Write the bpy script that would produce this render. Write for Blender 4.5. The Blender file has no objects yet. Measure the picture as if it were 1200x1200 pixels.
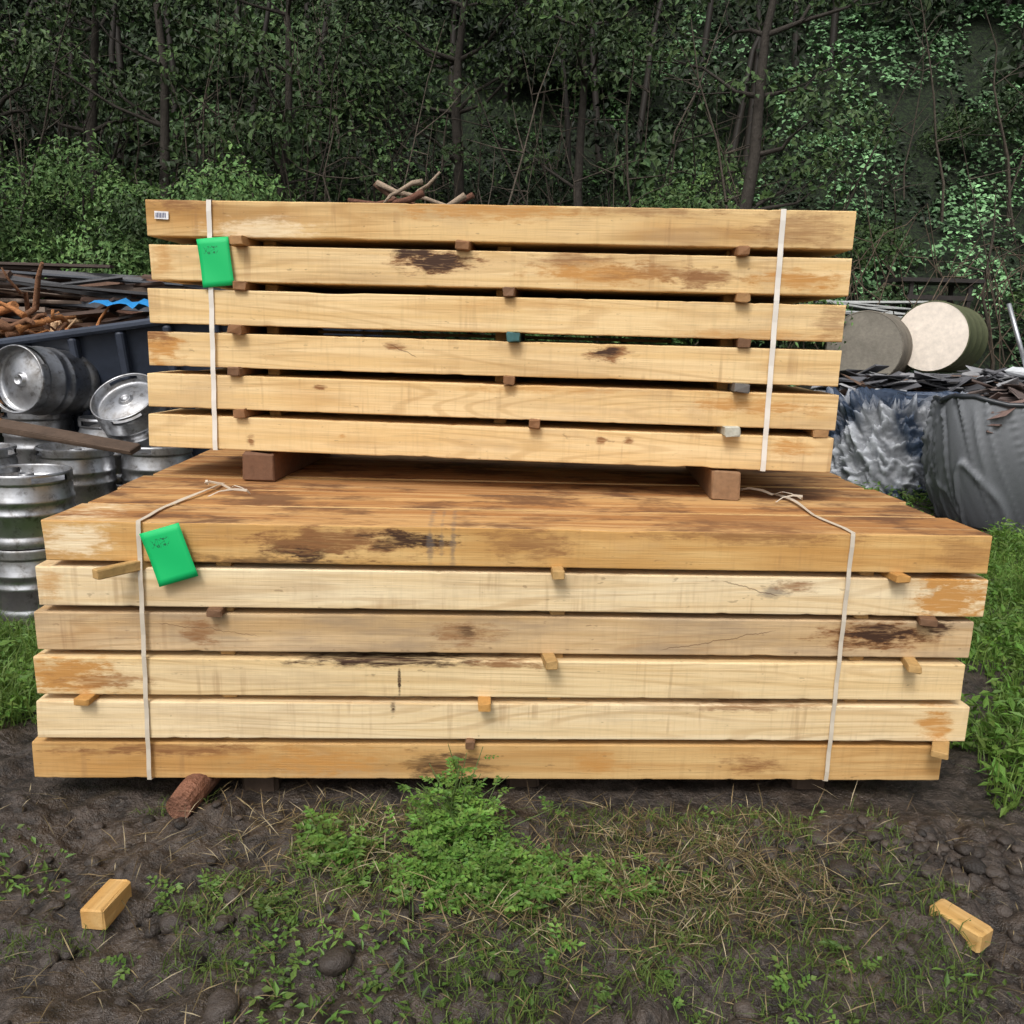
import bpy, math, random
import numpy as np
from mathutils import Vector, Matrix, Euler
rng=np.random.default_rng(11); random.seed(11)
scene=bpy.context.scene
COL=scene.collection

# ------------------------------------------------------------------ noise
def _hash(ix,iy,seed):
    n=(ix.astype(np.int64)*374761393+iy.astype(np.int64)*668265263+seed*1442695041)&0x7fffffff
    n=((n^(n>>13))*1274126177)&0x7fffffff
    n=n^(n>>16)
    return (n&0xffff)/65535.0
def vnoise(x,y,seed=0):
    x=np.asarray(x,float);y=np.asarray(y,float)
    ix=np.floor(x);iy=np.floor(y);fx=x-ix;fy=y-iy
    fx=fx*fx*(3-2*fx);fy=fy*fy*(3-2*fy)
    a=_hash(ix,iy,seed);b=_hash(ix+1,iy,seed);c=_hash(ix,iy+1,seed);d=_hash(ix+1,iy+1,seed)
    return (a*(1-fx)+b*fx)*(1-fy)+(c*(1-fx)+d*fx)*fy
def fbm(x,y,seed=0,o=4):
    x=np.asarray(x,float);y=np.asarray(y,float)
    s=0;a=.5;t=0
    for i in range(o):
        s=s+a*vnoise(x,y,seed+i*17);t+=a;a*=.5;x=x*2.03+5.1;y=y*2.03+3.7
    return s/t
def sstep(x,a,b):
    t=np.clip((x-a)/(b-a),0,1);return t*t*(3-2*t)

# ------------------------------------------------------------------ mesh builder
class MB:
    def __init__(s): s.v=[];s.c=[];s.f=[];s.n=0
    def add(s,v,f,col=(1,1,1),mat=0,smooth=False):
        v=np.asarray(v,float).reshape(-1,3);f=np.asarray(f,int)
        col=np.asarray(col,float)
        if col.ndim==1: col=np.tile(col,(len(v),1))
        s.v.append(v);s.c.append(col);s.f.append((f+s.n,mat,smooth));s.n+=len(v)
    def faces(s,f,mat=0,smooth=False,base=0):
        s.f.append((np.asarray(f,int)+base,mat,smooth))
    def build(s,name,mats,parent=None,loc=None):
        V=np.concatenate(s.v);C=np.concatenate(s.c)
        loops=[];starts=[];mi=[];sm=[];o=0
        for f,m,smt in s.f:
            k=f.shape[1];n=f.shape[0]
            loops.append(f.ravel());starts.append(o+np.arange(n)*k);o+=n*k
            mi.append(np.full(n,m));sm.append(np.full(n,smt))
        L=np.concatenate(loops);S=np.concatenate(starts)
        me=bpy.data.meshes.new(name)
        me.vertices.add(len(V));me.vertices.foreach_set('co',V.ravel())
        me.loops.add(len(L));me.loops.foreach_set('vertex_index',L.astype(np.int32))
        me.polygons.add(len(S));me.polygons.foreach_set('loop_start',S.astype(np.int32))
        me.polygons.foreach_set('material_index',np.concatenate(mi).astype(np.int32))
        me.polygons.foreach_set('use_smooth',np.concatenate(sm).astype(bool))
        me.update(calc_edges=True);me.validate()
        ca=me.color_attributes.new('col','FLOAT_COLOR','POINT')
        ca.data.foreach_set('color',np.c_[C,np.ones(len(C))].ravel())
        for m in (mats if isinstance(mats,(list,tuple)) else [mats]): me.materials.append(m)
        ob=bpy.data.objects.new(name,me);COL.objects.link(ob)
        if parent: ob.parent=parent
        if loc is not None: ob.location=loc
        return ob
BOXF=np.array([[0,3,2,1],[4,5,6,7],[0,1,5,4],[1,2,6,5],[2,3,7,6],[3,0,4,7]])
def box(mb,c,size,rot=None,col=(1,1,1),mat=0,jit=0.0,bev=0.0):
    sx,sy,sz=[k/2 for k in size]
    if bev<=0:
        v=np.array([[-sx,-sy,-sz],[sx,-sy,-sz],[sx,sy,-sz],[-sx,sy,-sz],[-sx,-sy,sz],[sx,-sy,sz],[sx,sy,sz],[-sx,sy,sz]])
        f=[BOXF]
    else:
        b=min(bev,sx*.9,sy*.9,sz*.9)
        v=[];
        for z,i in ((-sz,b),(-sz+b,0),(sz-b,0),(sz,b)):
            X=sx-i;Y=sy-i
            v+= [[-X+b,-Y,z],[X-b,-Y,z],[X,-Y+b,z],[X,Y-b,z],[X-b,Y,z],[-X+b,Y,z],[-X,Y-b,z],[-X,-Y+b,z]]
        v=np.array(v);q=[]
        for k in range(3):
            for i in range(8):
                j=(i+1)%8;q.append([k*8+i,k*8+j,(k+1)*8+j,(k+1)*8+i])
        f=[np.array(q),np.array([[7,6,5,4,3,2,1,0]]),np.array([[24,25,26,27,28,29,30,31]])]
    if jit: v=v+rng.normal(0,jit,v.shape)
    if rot is not None: v=v@np.array(rot).T
    v=v+np.array(c)
    base=mb.n
    mb.add(v,f[0],col,mat)
    for g in f[1:]: mb.faces(g,mat,False,base)
def rotm(rx=0,ry=0,rz=0): return np.array(Euler((rx,ry,rz)).to_matrix())
def tube(mb,pts,rad,n=8,col=(1,1,1),mat=0,cap=True,smooth=True,rough=0.0):
    pts=np.array(pts,float);m=len(pts);rad=np.broadcast_to(rad,(m,))
    t=np.gradient(pts,axis=0);t/=np.linalg.norm(t,axis=1)[:,None]+1e-9
    up=np.array([0,0,1.0]) if abs(t[0][2])<.9 else np.array([1.0,0,0])
    V=[]
    a=np.linspace(0,2*math.pi,n,endpoint=False)
    for i in range(m):
        s=np.cross(t[i],up);s/=np.linalg.norm(s)+1e-9;u=np.cross(s,t[i])
        r=rad[i]*(1+rough*rng.normal(0,1,n))
        V.append(pts[i]+np.cos(a)[:,None]*r[:,None]*s+np.sin(a)[:,None]*r[:,None]*u)
    V=np.concatenate(V);i=np.arange(n);F=[]
    for k in range(m-1):
        F.append(np.c_[k*n+i,k*n+(i+1)%n,(k+1)*n+(i+1)%n,(k+1)*n+i])
    base=mb.n
    mb.add(V,np.concatenate(F),col,mat,smooth)
    if cap:
        mb.faces(np.arange(n)[::-1][None],mat,False,base);mb.faces(((m-1)*n+np.arange(n))[None],mat,False,base)
def norm(v): return v/(np.linalg.norm(v,axis=-1,keepdims=True)+1e-9)
def leaves(mb,c,d,nr,L,W,col,mat=0):
    c=np.asarray(c);N=len(c);d=norm(d);s=norm(np.cross(d,nr));nn=np.cross(s,d)
    L=np.broadcast_to(L,(N,))[:,None];W=np.broadcast_to(W,(N,))[:,None]
    v=np.stack([c,c+d*L*.42+s*W*.5+nn*W*.14,c+d*L-nn*L*.12,c+d*L*.42-s*W*.5+nn*W*.14],1).reshape(-1,3)
    i=np.arange(N)*4
    f=np.c_[i,i+1,i+2,i+3]
    mb.add(v,f,np.repeat(col,4,axis=0),mat)
def blades(mb,c,d,lean,H,W,col,mat=0):
    N=len(c);H=np.broadcast_to(H,(N,))[:,None];W=np.broadcast_to(W,(N,))[:,None];lean=np.broadcast_to(lean,(N,))[:,None]
    z=np.array([0,0,1.0]);ph=rng.uniform(0,2*math.pi,N);s=np.c_[np.cos(ph),np.sin(ph),np.zeros(N)]
    m=c+z*H*.6+d*lean*H*.3;t=c+z*H*(1-.35*np.clip(lean,0,2.2))+d*lean*H
    v=np.stack([c-s*W/2,c+s*W/2,m+s*W*.4,m-s*W*.4,t],1).reshape(-1,3);i=np.arange(N)*5
    base=mb.n
    mb.add(v,np.c_[i,i+1,i+2,i+3],np.repeat(col,5,axis=0),mat)
    mb.faces(np.c_[i+3,i+2,i+4],mat,False,base)
def rdir(N):
    v=rng.normal(0,1,(N,3));return norm(v)
def empty(name,loc=(0,0,0),rz=0):
    e=bpy.data.objects.new(name,None);COL.objects.link(e);e.location=loc;e.rotation_euler=(0,0,rz);e.empty_display_size=.2;return e

# ------------------------------------------------------------------ node helpers
class NT:
    def __init__(s,name):
        s.m=bpy.data.materials.new(name);s.m.use_nodes=True;s.t=s.m.node_tree
        s.t.nodes.clear();s.out=s.n('ShaderNodeOutputMaterial');s.b=s.n('ShaderNodeBsdfPrincipled')
        s.t.links.new(s.b.outputs[0],s.out.inputs[0])
    def n(s,t,**k):
        x=s.t.nodes.new(t)
        for a,b in k.items(): setattr(x,a,b)
        return x
    def set(s,inp,val):
        if isinstance(val,bpy.types.NodeSocket): s.t.links.new(val,inp)
        elif val is not None:
            if isinstance(val,(tuple,list)) and len(val)==3 and inp.type=='RGBA': val=(*val,1)
            inp.default_value=val
    def math(s,op,a,b=None,c=None,clamp=False):
        x=s.n('ShaderNodeMath',operation=op);x.use_clamp=clamp
        s.set(x.inputs[0],a)
        if b is not None: s.set(x.inputs[1],b)
        if c is not None: s.set(x.inputs[2],c)
        return x.outputs[0]
    def mix(s,f,a,b,blend='MIX'):
        x=s.n('ShaderNodeMix',data_type='RGBA',blend_type=blend)
        s.set(x.inputs[0],f);s.set(x.inputs[6],a);s.set(x.inputs[7],b);return x.outputs[2]
    def map(s,v,loc=(0,0,0),sc=(1,1,1)):
        x=s.n('ShaderNodeMapping');s.set(x.inputs[0],v);x.inputs[1].default_value=loc;x.inputs[3].default_value=sc;return x.outputs[0]
    def noise(s,v,scale=1,detail=4,rough=.5,dist=0):
        x=s.n('ShaderNodeTexNoise');s.set(x.inputs['Vector'],v);x.inputs['Scale'].default_value=scale;x.inputs['Detail'].default_value=detail
        x.inputs['Roughness'].default_value=rough;x.inputs['Distortion'].default_value=dist;return x.outputs[0]
    def rng(s,v,a,b,c=0,d=1,smooth=True):
        x=s.n('ShaderNodeMapRange');x.interpolation_type='SMOOTHSTEP' if smooth else 'LINEAR'
        s.set(x.inputs[0],v)
        for i,k in enumerate((a,b,c,d)): s.set(x.inputs[i+1],k)
        return x.outputs[0]
    def obj(s): return s.n('ShaderNodeTexCoord').outputs['Object']
    def bump(s,h,st=.3,dist=.01,nrm=None):
        x=s.n('ShaderNodeBump');x.inputs['Strength'].default_value=st;x.inputs['Distance'].default_value=dist
        s.set(x.inputs['Height'],h)
        if nrm is not None: s.set(x.inputs['Normal'],nrm)
        s.t.links.new(x.outputs[0],s.b.inputs['Normal']);return x.outputs[0]
    def fin(s,col=None,rough=None,metal=None,spec=None):
        if col is not None: s.set(s.b.inputs['Base Color'],col)
        if rough is not None: s.set(s.b.inputs['Roughness'],rough)
        if metal is not None: s.set(s.b.inputs['Metallic'],metal)
        if spec is not None: s.set(s.b.inputs['Specular IOR Level'],spec)
        return s.m

def wood_mat(name,seed,light=(.62,.43,.20),mid=(.50,.31,.12),orange=(.50,.255,.072),
             orange_amt=.35,streak=.4,topstain=0.0,grey=0.0,spots=(),cracks=(),rand=False):
    """spots: (x,z,rx,rz,color,strength) metres in beam space; cracks: (x0,x1,z0,z1,width)"""
    t=NT(name);o=t.obj();sep=t.n('ShaderNodeSeparateXYZ');t.set(sep.inputs[0],o);X,Y,Z=sep.outputs
    rnd=None
    if rand:
        oi=t.n('ShaderNodeObjectInfo');m=t.n('ShaderNodeVectorMath',operation='MULTIPLY_ADD')
        cb=t.n('ShaderNodeCombineXYZ');rnd=oi.outputs['Random']
        for k in range(3): t.set(cb.inputs[k],rnd)
        t.set(m.inputs[0],cb.outputs[0]);m.inputs[1].default_value=(37,23,51);t.set(m.inputs[2],o);v=m.outputs[0]
    else: v=t.map(o,loc=(seed*3.17,seed*1.93,seed*2.41))
    g1=t.noise(t.map(v,sc=(1.1,30,30)),1,4,.6)
    g2=t.noise(t.map(v,sc=(6,210,210)),1,2,.6)
    g3=t.noise(t.map(v,sc=(.6,11,11)),1,3,.55)
    pt=t.noise(t.map(v,sc=(1.2,5,5)),1,3,.6)
    saw=t.noise(t.map(v,sc=(60,3,6)),1,2,.6)
    cath=t.noise(t.map(v,sc=(.55,7,7)),1,1,.4)
    ring=t.math('SINE',t.math('MULTIPLY',cath,95))
    c=t.mix(t.rng(g1,.32,.66),light,mid)
    c=t.mix(t.math('MULTIPLY',t.rng(pt,.62-orange_amt*.35,.85-orange_amt*.3),.8),c,orange)
    c=t.mix(t.math('MULTIPLY',t.rng(g3,.56,.70),streak),c,tuple(.66*k for k in orange))
    dkm=tuple(.5*k for k in mid)
    c=t.mix(t.math('MULTIPLY',t.math('MULTIPLY',t.rng(ring,.35,1),t.rng(pt,.35,.55)),.30),c,tuple(.75*k for k in orange))
    c=t.mix(t.math('MULTIPLY',t.rng(g2,.50,.76),.28),c,dkm)
    c=t.mix(t.math('MULTIPLY',t.rng(saw,.48,.78),.15),c,dkm)
    if not rand:
        wz=t.noise(t.map(v,sc=(1.7,4,6)),1,4,.7)
        c=t.mix(t.math('MULTIPLY',t.rng(wz,.50,.68),.34),c,(.43,.30,.175))
        dr=t.noise(t.map(v,sc=(26,26,1.6)),1,3,.6)
        c=t.mix(t.math('MULTIPLY',t.math('MULTIPLY',t.rng(dr,.56,.70),t.rng(pt,.44,.58)),.36),c,(.30,.16,.07))
    if grey>0: c=t.mix(t.math('MULTIPLY',t.rng(t.noise(t.map(v,sc=(2,9,9)),1,4,.65),.38,.66),grey),c,(.28,.205,.14))
    fl=t.noise(t.map(v,sc=(22,60,60)),1,2,.7)
    c=t.mix(t.math('MULTIPLY',t.rng(fl,.67,.75),.4),c,(.13,.07,.03))
    if topstain>0:
        geo=t.n('ShaderNodeNewGeometry');sg=t.n('ShaderNodeSeparateXYZ');t.set(sg.inputs[0],geo.outputs['Normal'])
        up=t.rng(sg.outputs[2],.5,.9)
        tc=t.mix(t.rng(g3,.38,.62),(.58,.34,.135),(.40,.185,.06))
        if rnd is not None: tc=t.mix(t.math('MULTIPLY',t.math('FRACT',t.math('MULTIPLY',rnd,7.3)),.6),tc,(.27,.12,.045))
        tc=t.mix(t.math('MULTIPLY',t.rng(g1,.5,.62),.45),tc,(.66,.45,.22))
        tc=t.mix(t.math('MULTIPLY',t.rng(t.noise(t.map(v,sc=(2.6,5,5)),1,5,.7),.47,.62),.85),tc,(.125,.055,.028))
        tc=t.mix(t.math('MULTIPLY',t.rng(g2,.45,.7),.35),tc,(.13,.065,.03))
        c=t.mix(t.math('MULTIPLY',up,topstain),c,tc)
    if spots:
        n1=t.noise(t.map(v,sc=(13,45,45)),1,4,.7);n2=t.noise(t.map(v,sc=(10,130,130)),1,3,.65)
        nn=t.math('ADD',t.math('MULTIPLY',t.math('SUBTRACT',n1,.5),3.0),t.math('MULTIPLY',t.math('SUBTRACT',n2,.5),.9))
        n2r=t.rng(n2,.3,.6,.4,1.0)
        for (sx,sz,rx,rz,scol,st) in spots:
            a=t.math('DIVIDE',t.math('SUBTRACT',X,sx),rx);b=t.math('DIVIDE',t.math('SUBTRACT',Z,sz),rz)
            d=t.math('SQRT',t.math('ADD',t.math('MULTIPLY',a,a),t.math('MULTIPLY',b,b)))
            f=t.rng(t.math('ADD',d,nn),1.1,.3)
            c=t.mix(t.math('MULTIPLY',t.math('MULTIPLY',f,n2r),st,clamp=True),c,scol)
    hgt=t.math('ADD',t.math('MULTIPLY',g2,.6),t.math('MULTIPLY',saw,.5))
    for (x0,x1,z0,z1,wd) in cracks:
        fr=t.math('DIVIDE',t.math('SUBTRACT',X,x0),x1-x0)
        nz=t.math('SUBTRACT',t.noise(t.map(o,loc=(x0*9,0,0),sc=(11,0,0)),1,5,.65),.5)
        zl=t.math('ADD',t.math('MULTIPLY_ADD',fr,z1-z0,z0),t.math('MULTIPLY',nz,.05))
        dd=t.math('ABSOLUTE',t.math('SUBTRACT',Z,zl))
        inside=t.math('MULTIPLY',t.rng(fr,0,.12),t.rng(fr,1,.85))
        f=t.math('MULTIPLY',t.rng(t.math('SUBTRACT',dd,t.math('MULTIPLY',inside,wd)),.0014,-.0004),inside)
        c=t.mix(t.math('MULTIPLY',f,.65),c,(.10,.05,.025))
    t.bump(hgt,.45,.004)
    return t.fin(c,.70,spec=.28)

def leaf_mat(name,rough=.5,trans=.25,simple=False):
    t=NT(name);a=t.n('ShaderNodeVertexColor');a.layer_name='col'
    if simple:
        t.fin(a.outputs[0],rough,spec=.25);return t.m
    t.fin(a.outputs[0],rough,spec=.3)
    tr=t.n('ShaderNodeBsdfTranslucent');t.set(tr.inputs[0],t.mix(1.0,a.outputs[0],(1.3,1.5,.6),'MULTIPLY'))
    mx=t.n('ShaderNodeMixShader');mx.inputs[0].default_value=trans
    t.t.links.new(t.b.outputs[0],mx.inputs[1]);t.t.links.new(tr.outputs[0],mx.inputs[2]);t.t.links.new(mx.outputs[0],t.out.inputs[0])
    return t.m
def attr_mat(name,rough=.7,nscale=8,namt=.5,bump=.4,spec=.3,metal=0,bd=.01,sc=(1,1,1)):
    t=NT(name);a=t.n('ShaderNodeVertexColor');a.layer_name='col';o=t.map(t.obj(),sc=sc)
    n=t.noise(o,nscale,4,.65);n2=t.noise(o,nscale*6,3,.6)
    c=t.mix(1.0,a.outputs[0],t.mix(n,(1-namt,)*3,(1+namt,)*3),'MULTIPLY')
    c=t.mix(1.0,c,t.mix(n2,(.7,.7,.7),(1.3,1.3,1.3)),'MULTIPLY')
    t.bump(t.math('ADD',n,t.math('MULTIPLY',n2,.5)),bump,bd)
    return t.fin(c,rough,metal,spec)

# ------------------------------------------------------------------ camera
p,r=0.2109,0.0276
c_,s_=math.cos(p),math.sin(p);F=Vector((0,c_,-s_));R0=Vector((1,0,0));U0=Vector((0,s_,c_))
R=math.cos(r)*R0+math.sin(r)*U0;U=-math.sin(r)*R0+math.cos(r)*U0
cam=bpy.data.cameras.new('camera');cam.sensor_width=36;cam.lens=36*961.4/1200;cam.clip_end=2000;cam.clip_start=.05
co=bpy.data.objects.new('camera',cam);COL.objects.link(co)
co.matrix_world=Matrix(((R.x,U.x,-F.x,0),(R.y,U.y,-F.y,0),(R.z,U.z,-F.z,1.429),(0,0,0,1)))
scene.camera=co

# ------------------------------------------------------------------ light
EL,AZ=math.radians(52),math.radians(200)
w=bpy.data.worlds.new('World');scene.world=w;w.use_nodes=True;nt=w.node_tree;nt.nodes.clear()
sky=nt.nodes.new('ShaderNodeTexSky');sky.sky_type='NISHITA';sky.sun_disc=False;sky.sun_elevation=EL;sky.sun_rotation=AZ
sky.air_density=1.0;sky.dust_density=6.0;sky.ozone_density=1.0
hs=nt.nodes.new('ShaderNodeHueSaturation');hs.inputs['Saturation'].default_value=.25
bg=nt.nodes.new('ShaderNodeBackground');bg.inputs[1].default_value=.15;wo=nt.nodes.new('ShaderNodeOutputWorld')
nt.links.new(sky.outputs[0],hs.inputs['Color']);nt.links.new(hs.outputs[0],bg.inputs[0]);nt.links.new(bg.outputs[0],wo.inputs[0])
sl=bpy.data.lights.new('sun','SUN');sl.energy=1.5;sl.angle=math.radians(15);sl.color=(1,.98,.95)
so=bpy.data.objects.new('sun',sl);COL.objects.link(so)
sd=Vector((math.sin(AZ)*math.cos(EL),math.cos(AZ)*math.cos(EL),math.sin(EL)))
so.rotation_euler=sd.to_track_quat('Z','Y').to_euler()
scene.view_settings.view_transform='Standard';scene.view_settings.look='None';scene.view_settings.exposure=0

# ------------------------------------------------------------------ ground
def bank(x,y):
    tt=np.clip(y-10.2-1.2*(vnoise(x*.3,y*.3,5)-.5),0,None)
    k=sstep(x,2,7);A=5+5*k;S=.5+.35*k
    h=A*(1-np.exp(-tt*S/A))
    h=h+np.clip(y-15.5-1.5*vnoise(x*.25,y*0,6),0,14)*.95*(1-.35*k)
    return h+ .5*(fbm(x*.8,y*.8,9,3)-.5)*sstep(tt,0,1.5)*sstep(60-y,0,20)
def gh(x,y):
    x=np.asarray(x,float);y=np.asarray(y,float)
    under=sstep(y,2.2,2.4)*(1-sstep(y,4.0,4.3))*sstep(x,-1.7,-1.5)*(1-sstep(x,1.5,1.7))
    l=.10*(fbm(x*2.3,y*2.3,1,3)-.5)+.085*(fbm(x*9,y*9,2,3)-.5)
    rd=np.abs(fbm(x*16,y*16,4,3)-.5)*2
    l=l+.035*rd*sstep(4.5-y,0,1)
    l=l-.06*np.exp(-((x+1.25-.25*(y-1.9))/.16)**2)*sstep(2.5-y,0,.4)
    l=l+.06*(fbm(x*8,y*8,33,2)-.35)*np.exp(-((x-1.0)/.5)**2-((y-2.05)/.25)**2)
    return l*(1-.75*under)-.02*under+bank(x,y)
def axis(segs):
    o=[]
    for a,b,n in segs: o+=list(np.linspace(a,b,n,endpoint=False))
    return np.array(o+[segs[-1][1]])
xs=axis([(-400,-40,8),(-40,-8,32),(-8,-2.4,40),(-2.4,2.4,360),(2.4,8,40),(8,40,32),(40,400,8)])
ys=axis([(-20,.8,12),(.8,2.7,190),(2.7,8,70),(8,40,110),(40,500,16)])
XX,YY=np.meshgrid(xs,ys);ZZ=gh(XX,YY)
nx,ny=len(xs),len(ys)
i=np.arange(nx-1)[None]+np.arange(ny-1)[:,None]*nx
FF=np.stack([i,i+1,i+1+nx,i+nx],-1).reshape(-1,4)
mb=MB();mb.add(np.stack([XX,YY,ZZ],-1).reshape(-1,3),FF,smooth=True)
t=NT('mud_soil');o=t.obj()
n2=t.noise(o,16,5,.75);n3=t.noise(o,80,3,.7);n4=t.noise(t.map(o,loc=(9,4,0)),4,4,.65)
c=t.mix(t.rng(n2,.35,.65),(.018,.014,.0115),(.074,.057,.046))
c=t.mix(t.math('MULTIPLY',t.rng(n4,.5,.7),.7),c,(.092,.067,.047))
c=t.mix(t.math('MULTIPLY',t.rng(n3,.58,.72),.5),c,(.16,.13,.10))
sp=t.n('ShaderNodeSeparateXYZ');t.set(sp.inputs[0],o)
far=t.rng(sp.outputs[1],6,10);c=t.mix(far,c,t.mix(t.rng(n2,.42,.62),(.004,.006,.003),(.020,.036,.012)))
t.bump(t.math('ADD',n2,t.math('MULTIPLY',n3,.4)),1.0,.02)
mud=t.fin(c,t.math('MAXIMUM',t.rng(n4,.4,.6,.60,.30),far),spec=.4)
mb.build('ground',mud)

# ------------------------------------------------------------------ timber stacks
def beam_mesh(name,L,wd,t,mat,parent,loc,seed):
    b=.004;ring=[]
    for cx,cy,a0 in ((b,b,180),(wd-b,b,270),(wd-b,t-b,0),(b,t-b,90)):
        for da in (0,45,90):
            a=math.radians(a0+da);ring.append((cx+b*math.cos(a),cy+b*math.sin(a)))
        if a0==180: ring+=[(wd*.5,0)]
        if a0==270: ring+=[(wd,t*.5)]
        if a0==0: ring+=[(wd*.5,t)]
        if a0==90: ring+=[(0,t*.5)]
    ring=np.array(ring);k=len(ring);n=130
    X=np.linspace(0,L,n)
    V=np.zeros((n,k,3));V[:,:,0]=X[:,None]
    V[:,:,1]=ring[None,:,0]+ (vnoise(X[:,None]*1.5+ring[None,:,1]*9,0*X[:,None]+seed,seed)-.5)*.005
    V[:,:,2]=ring[None,:,1]+(vnoise(X[:,None]*1.0,0*X[:,None]+3.3+ring[None,:,0]*3,seed+5)-.5)*.003
    for sel,sg in (((ring[:,1]>t-.02)&(ring[:,0]<.02),-1),((ring[:,1]<.02)&(ring[:,0]<.02),1)):
        chip=np.clip(vnoise(X*30,0*X,seed+8+sg)-.80,0,1)*.012+np.clip(vnoise(X*3,0*X,seed+9+sg)-.88,0,1)*.04
        V[:,:,2]+=sg*chip[:,None]*sel[None];V[:,:,1]+=chip[:,None]*sel[None]*.8
    V[0,:,0]+=(vnoise(ring[:,0]*6,ring[:,1]*6,seed)-.5)*.01
    a=np.arange(k);Fq=[]
    for q in range(n-1): Fq.append(np.c_[q*k+a,(q+1)*k+a,(q+1)*k+(a+1)%k,q*k+(a+1)%k][:,::-1])
    m=MB();m.add(V.reshape(-1,3),np.concatenate(Fq));m.faces((np.arange(k))[None],0);m.faces(((n-1)*k+np.arange(k))[::-1][None],0)
    return m.build(name,mat,parent,loc)

pale=(.80,.595,.32);palem=(.71,.485,.22)
DB=(.055,.026,.014);BR=(.26,.12,.045);OR=(.52,.26,.075);GY=(.16,.13,.11);CR=(.83,.68,.45)
W1,W2=2.808,2.417
T1,G1=.1195,.0201;T2,G2=.1215,.0284
def SP(W,t,l): return [(a*W,b*t,rx,rz*t,c,s) for a,b,rx,rz,c,s in l]
def CK(W,t,l): return [(a*W,b*W,c*t,d*t,w) for a,b,c,d,w in l]
upper=[
 dict(seed=1,orange_amt=.48,streak=.6,light=(.74,.52,.25),spots=SP(W2,T2,[(.05,.95,.12,.25,BR,.9),(.17,.2,.2,.4,CR,.8),(.50,.9,.4,.35,OR,.9),(.93,.5,.2,.6,BR,.6),(.72,.95,.3,.2,BR,.6)])),
 dict(seed=2,orange_amt=.2,streak=.3,spots=SP(W2,T2,[(.425,.74,.16,.40,BR,1.2),(.425,.72,.11,.30,DB,1.4),(.39,.92,.08,.15,DB,1.2),(.62,.85,.16,.3,BR,.8),(.68,.45,.30,.3,OR,1.1),(.80,.4,.14,.35,BR,.95),(.93,.4,.18,.3,OR,1.1),(.02,.6,.05,.5,OR,.7),(.74,.5,.2,.3,BR,.6)])),
 dict(seed=3,orange_amt=.12,streak=.2,spots=SP(W2,T2,[(.9,.1,.3,.2,OR,.6),(.55,.8,.3,.2,OR,.4),(.99,.5,.06,.6,BR,.6)])),
 dict(seed=4,orange_amt=.12,streak=.2,spots=SP(W2,T2,[(.02,.55,.08,.5,OR,1.3),(.015,.9,.06,.3,BR,1.2),(.685,.72,.10,.28,BR,1.2),(.68,.76,.05,.16,DB,1.2),(.375,.75,.05,.15,BR,1)]),cracks=CK(W2,T2,[(.365,.41,.85,.4,.001)])),
 dict(seed=5,orange_amt=.2,streak=.35,spots=SP(W2,T2,[(.265,.75,.025,.15,BR,1.4),(.9,.6,.25,.3,OR,.9),(.6,.9,.3,.15,OR,.6)])),
 dict(seed=6,orange_amt=.14,streak=.2,spots=SP(W2,T2,[(.69,.7,.022,.14,BR,1.1),(.73,.72,.025,.14,BR,1.1),(.16,.3,.018,.18,BR,1.2),(.30,.55,.02,.1,OR,1),(.96,.7,.08,.3,OR,.9)])),
]
lower=[
 dict(seed=11,orange_amt=.8,streak=.6,light=(.70,.46,.19),mid=(.58,.33,.11),topstain=1,spots=SP(W1,T1,[(.035,.55,.12,.55,CR,1),(.265,.35,.11,.40,DB,1.3),(.31,.6,.28,.42,BR,1.1),(.37,.65,.15,.26,DB,1.2),(.396,.6,.012,.7,GY,.6),(.408,.7,.007,.5,GY,.5),(.42,.55,.010,.7,GY,.6),(.50,.6,.14,.5,BR,.8),(.22,.05,.3,.2,DB,.8),(.75,.9,.35,.25,BR,.8),(.97,.5,.10,.6,BR,.5)])),
 dict(seed=12,orange_amt=.04,streak=.12,light=(.83,.68,.44),mid=(.76,.57,.32),spots=SP(W1,T1,[(.98,.5,.13,.9,OR,1.6),(.78,.6,.05,.25,GY,.7),(.80,.75,.08,.15,BR,.9),(.015,.6,.05,.4,OR,.8)]),cracks=CK(W1,T1,[(.72,.79,.9,.45,.0012)])),
 dict(seed=13,orange_amt=.3,streak=.45,grey=.6,light=(.68,.49,.28),mid=(.54,.36,.175),spots=SP(W1,T1,[(.17,.5,.06,.45,BR,.9),(.45,.5,.11,.4,BR,.8),(.455,.55,.04,.2,DB,.8),(.905,.6,.20,.48,BR,1.3),(.91,.62,.13,.32,DB,1.5),(.975,.85,.06,.25,DB,1.2)]),cracks=CK(W1,T1,[(.66,.80,.1,.75,.001),(.12,.24,.75,.4,.0005)])),
 dict(seed=14,orange_amt=.12,streak=.25,light=(.80,.62,.36),mid=(.72,.52,.265),spots=SP(W1,T1,[(.03,.5,.20,.6,OR,1.3),(.07,.4,.16,.25,BR,.8),(.385,.4,.005,.5,DB,1),(.36,.97,.35,.16,DB,1.1),(.5,.9,.12,.14,BR,.9)])),
 dict(seed=15,orange_amt=.04,streak=.15,light=(.82,.66,.42),mid=(.74,.55,.30),spots=SP(W1,T1,[(.38,.85,.01,.2,DB,1),(.99,.5,.06,.6,OR,1.1),(.78,.95,.25,.14,BR,.8)])),
 dict(seed=16,orange_amt=.65,streak=.5,light=(.67,.45,.20),mid=(.55,.32,.12),spots=SP(W1,T1,[(.15,.8,.35,.18,BR,1.1),(.30,.5,.3,.4,OR,1),(.45,.4,.14,.45,DB,.9),(.62,.5,.1,.4,OR,1),(.8,.4,.1,.3,BR,.9)])),
]
filler=wood_mat('oak_filler',50,rand=True,light=pale,mid=palem)
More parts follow.
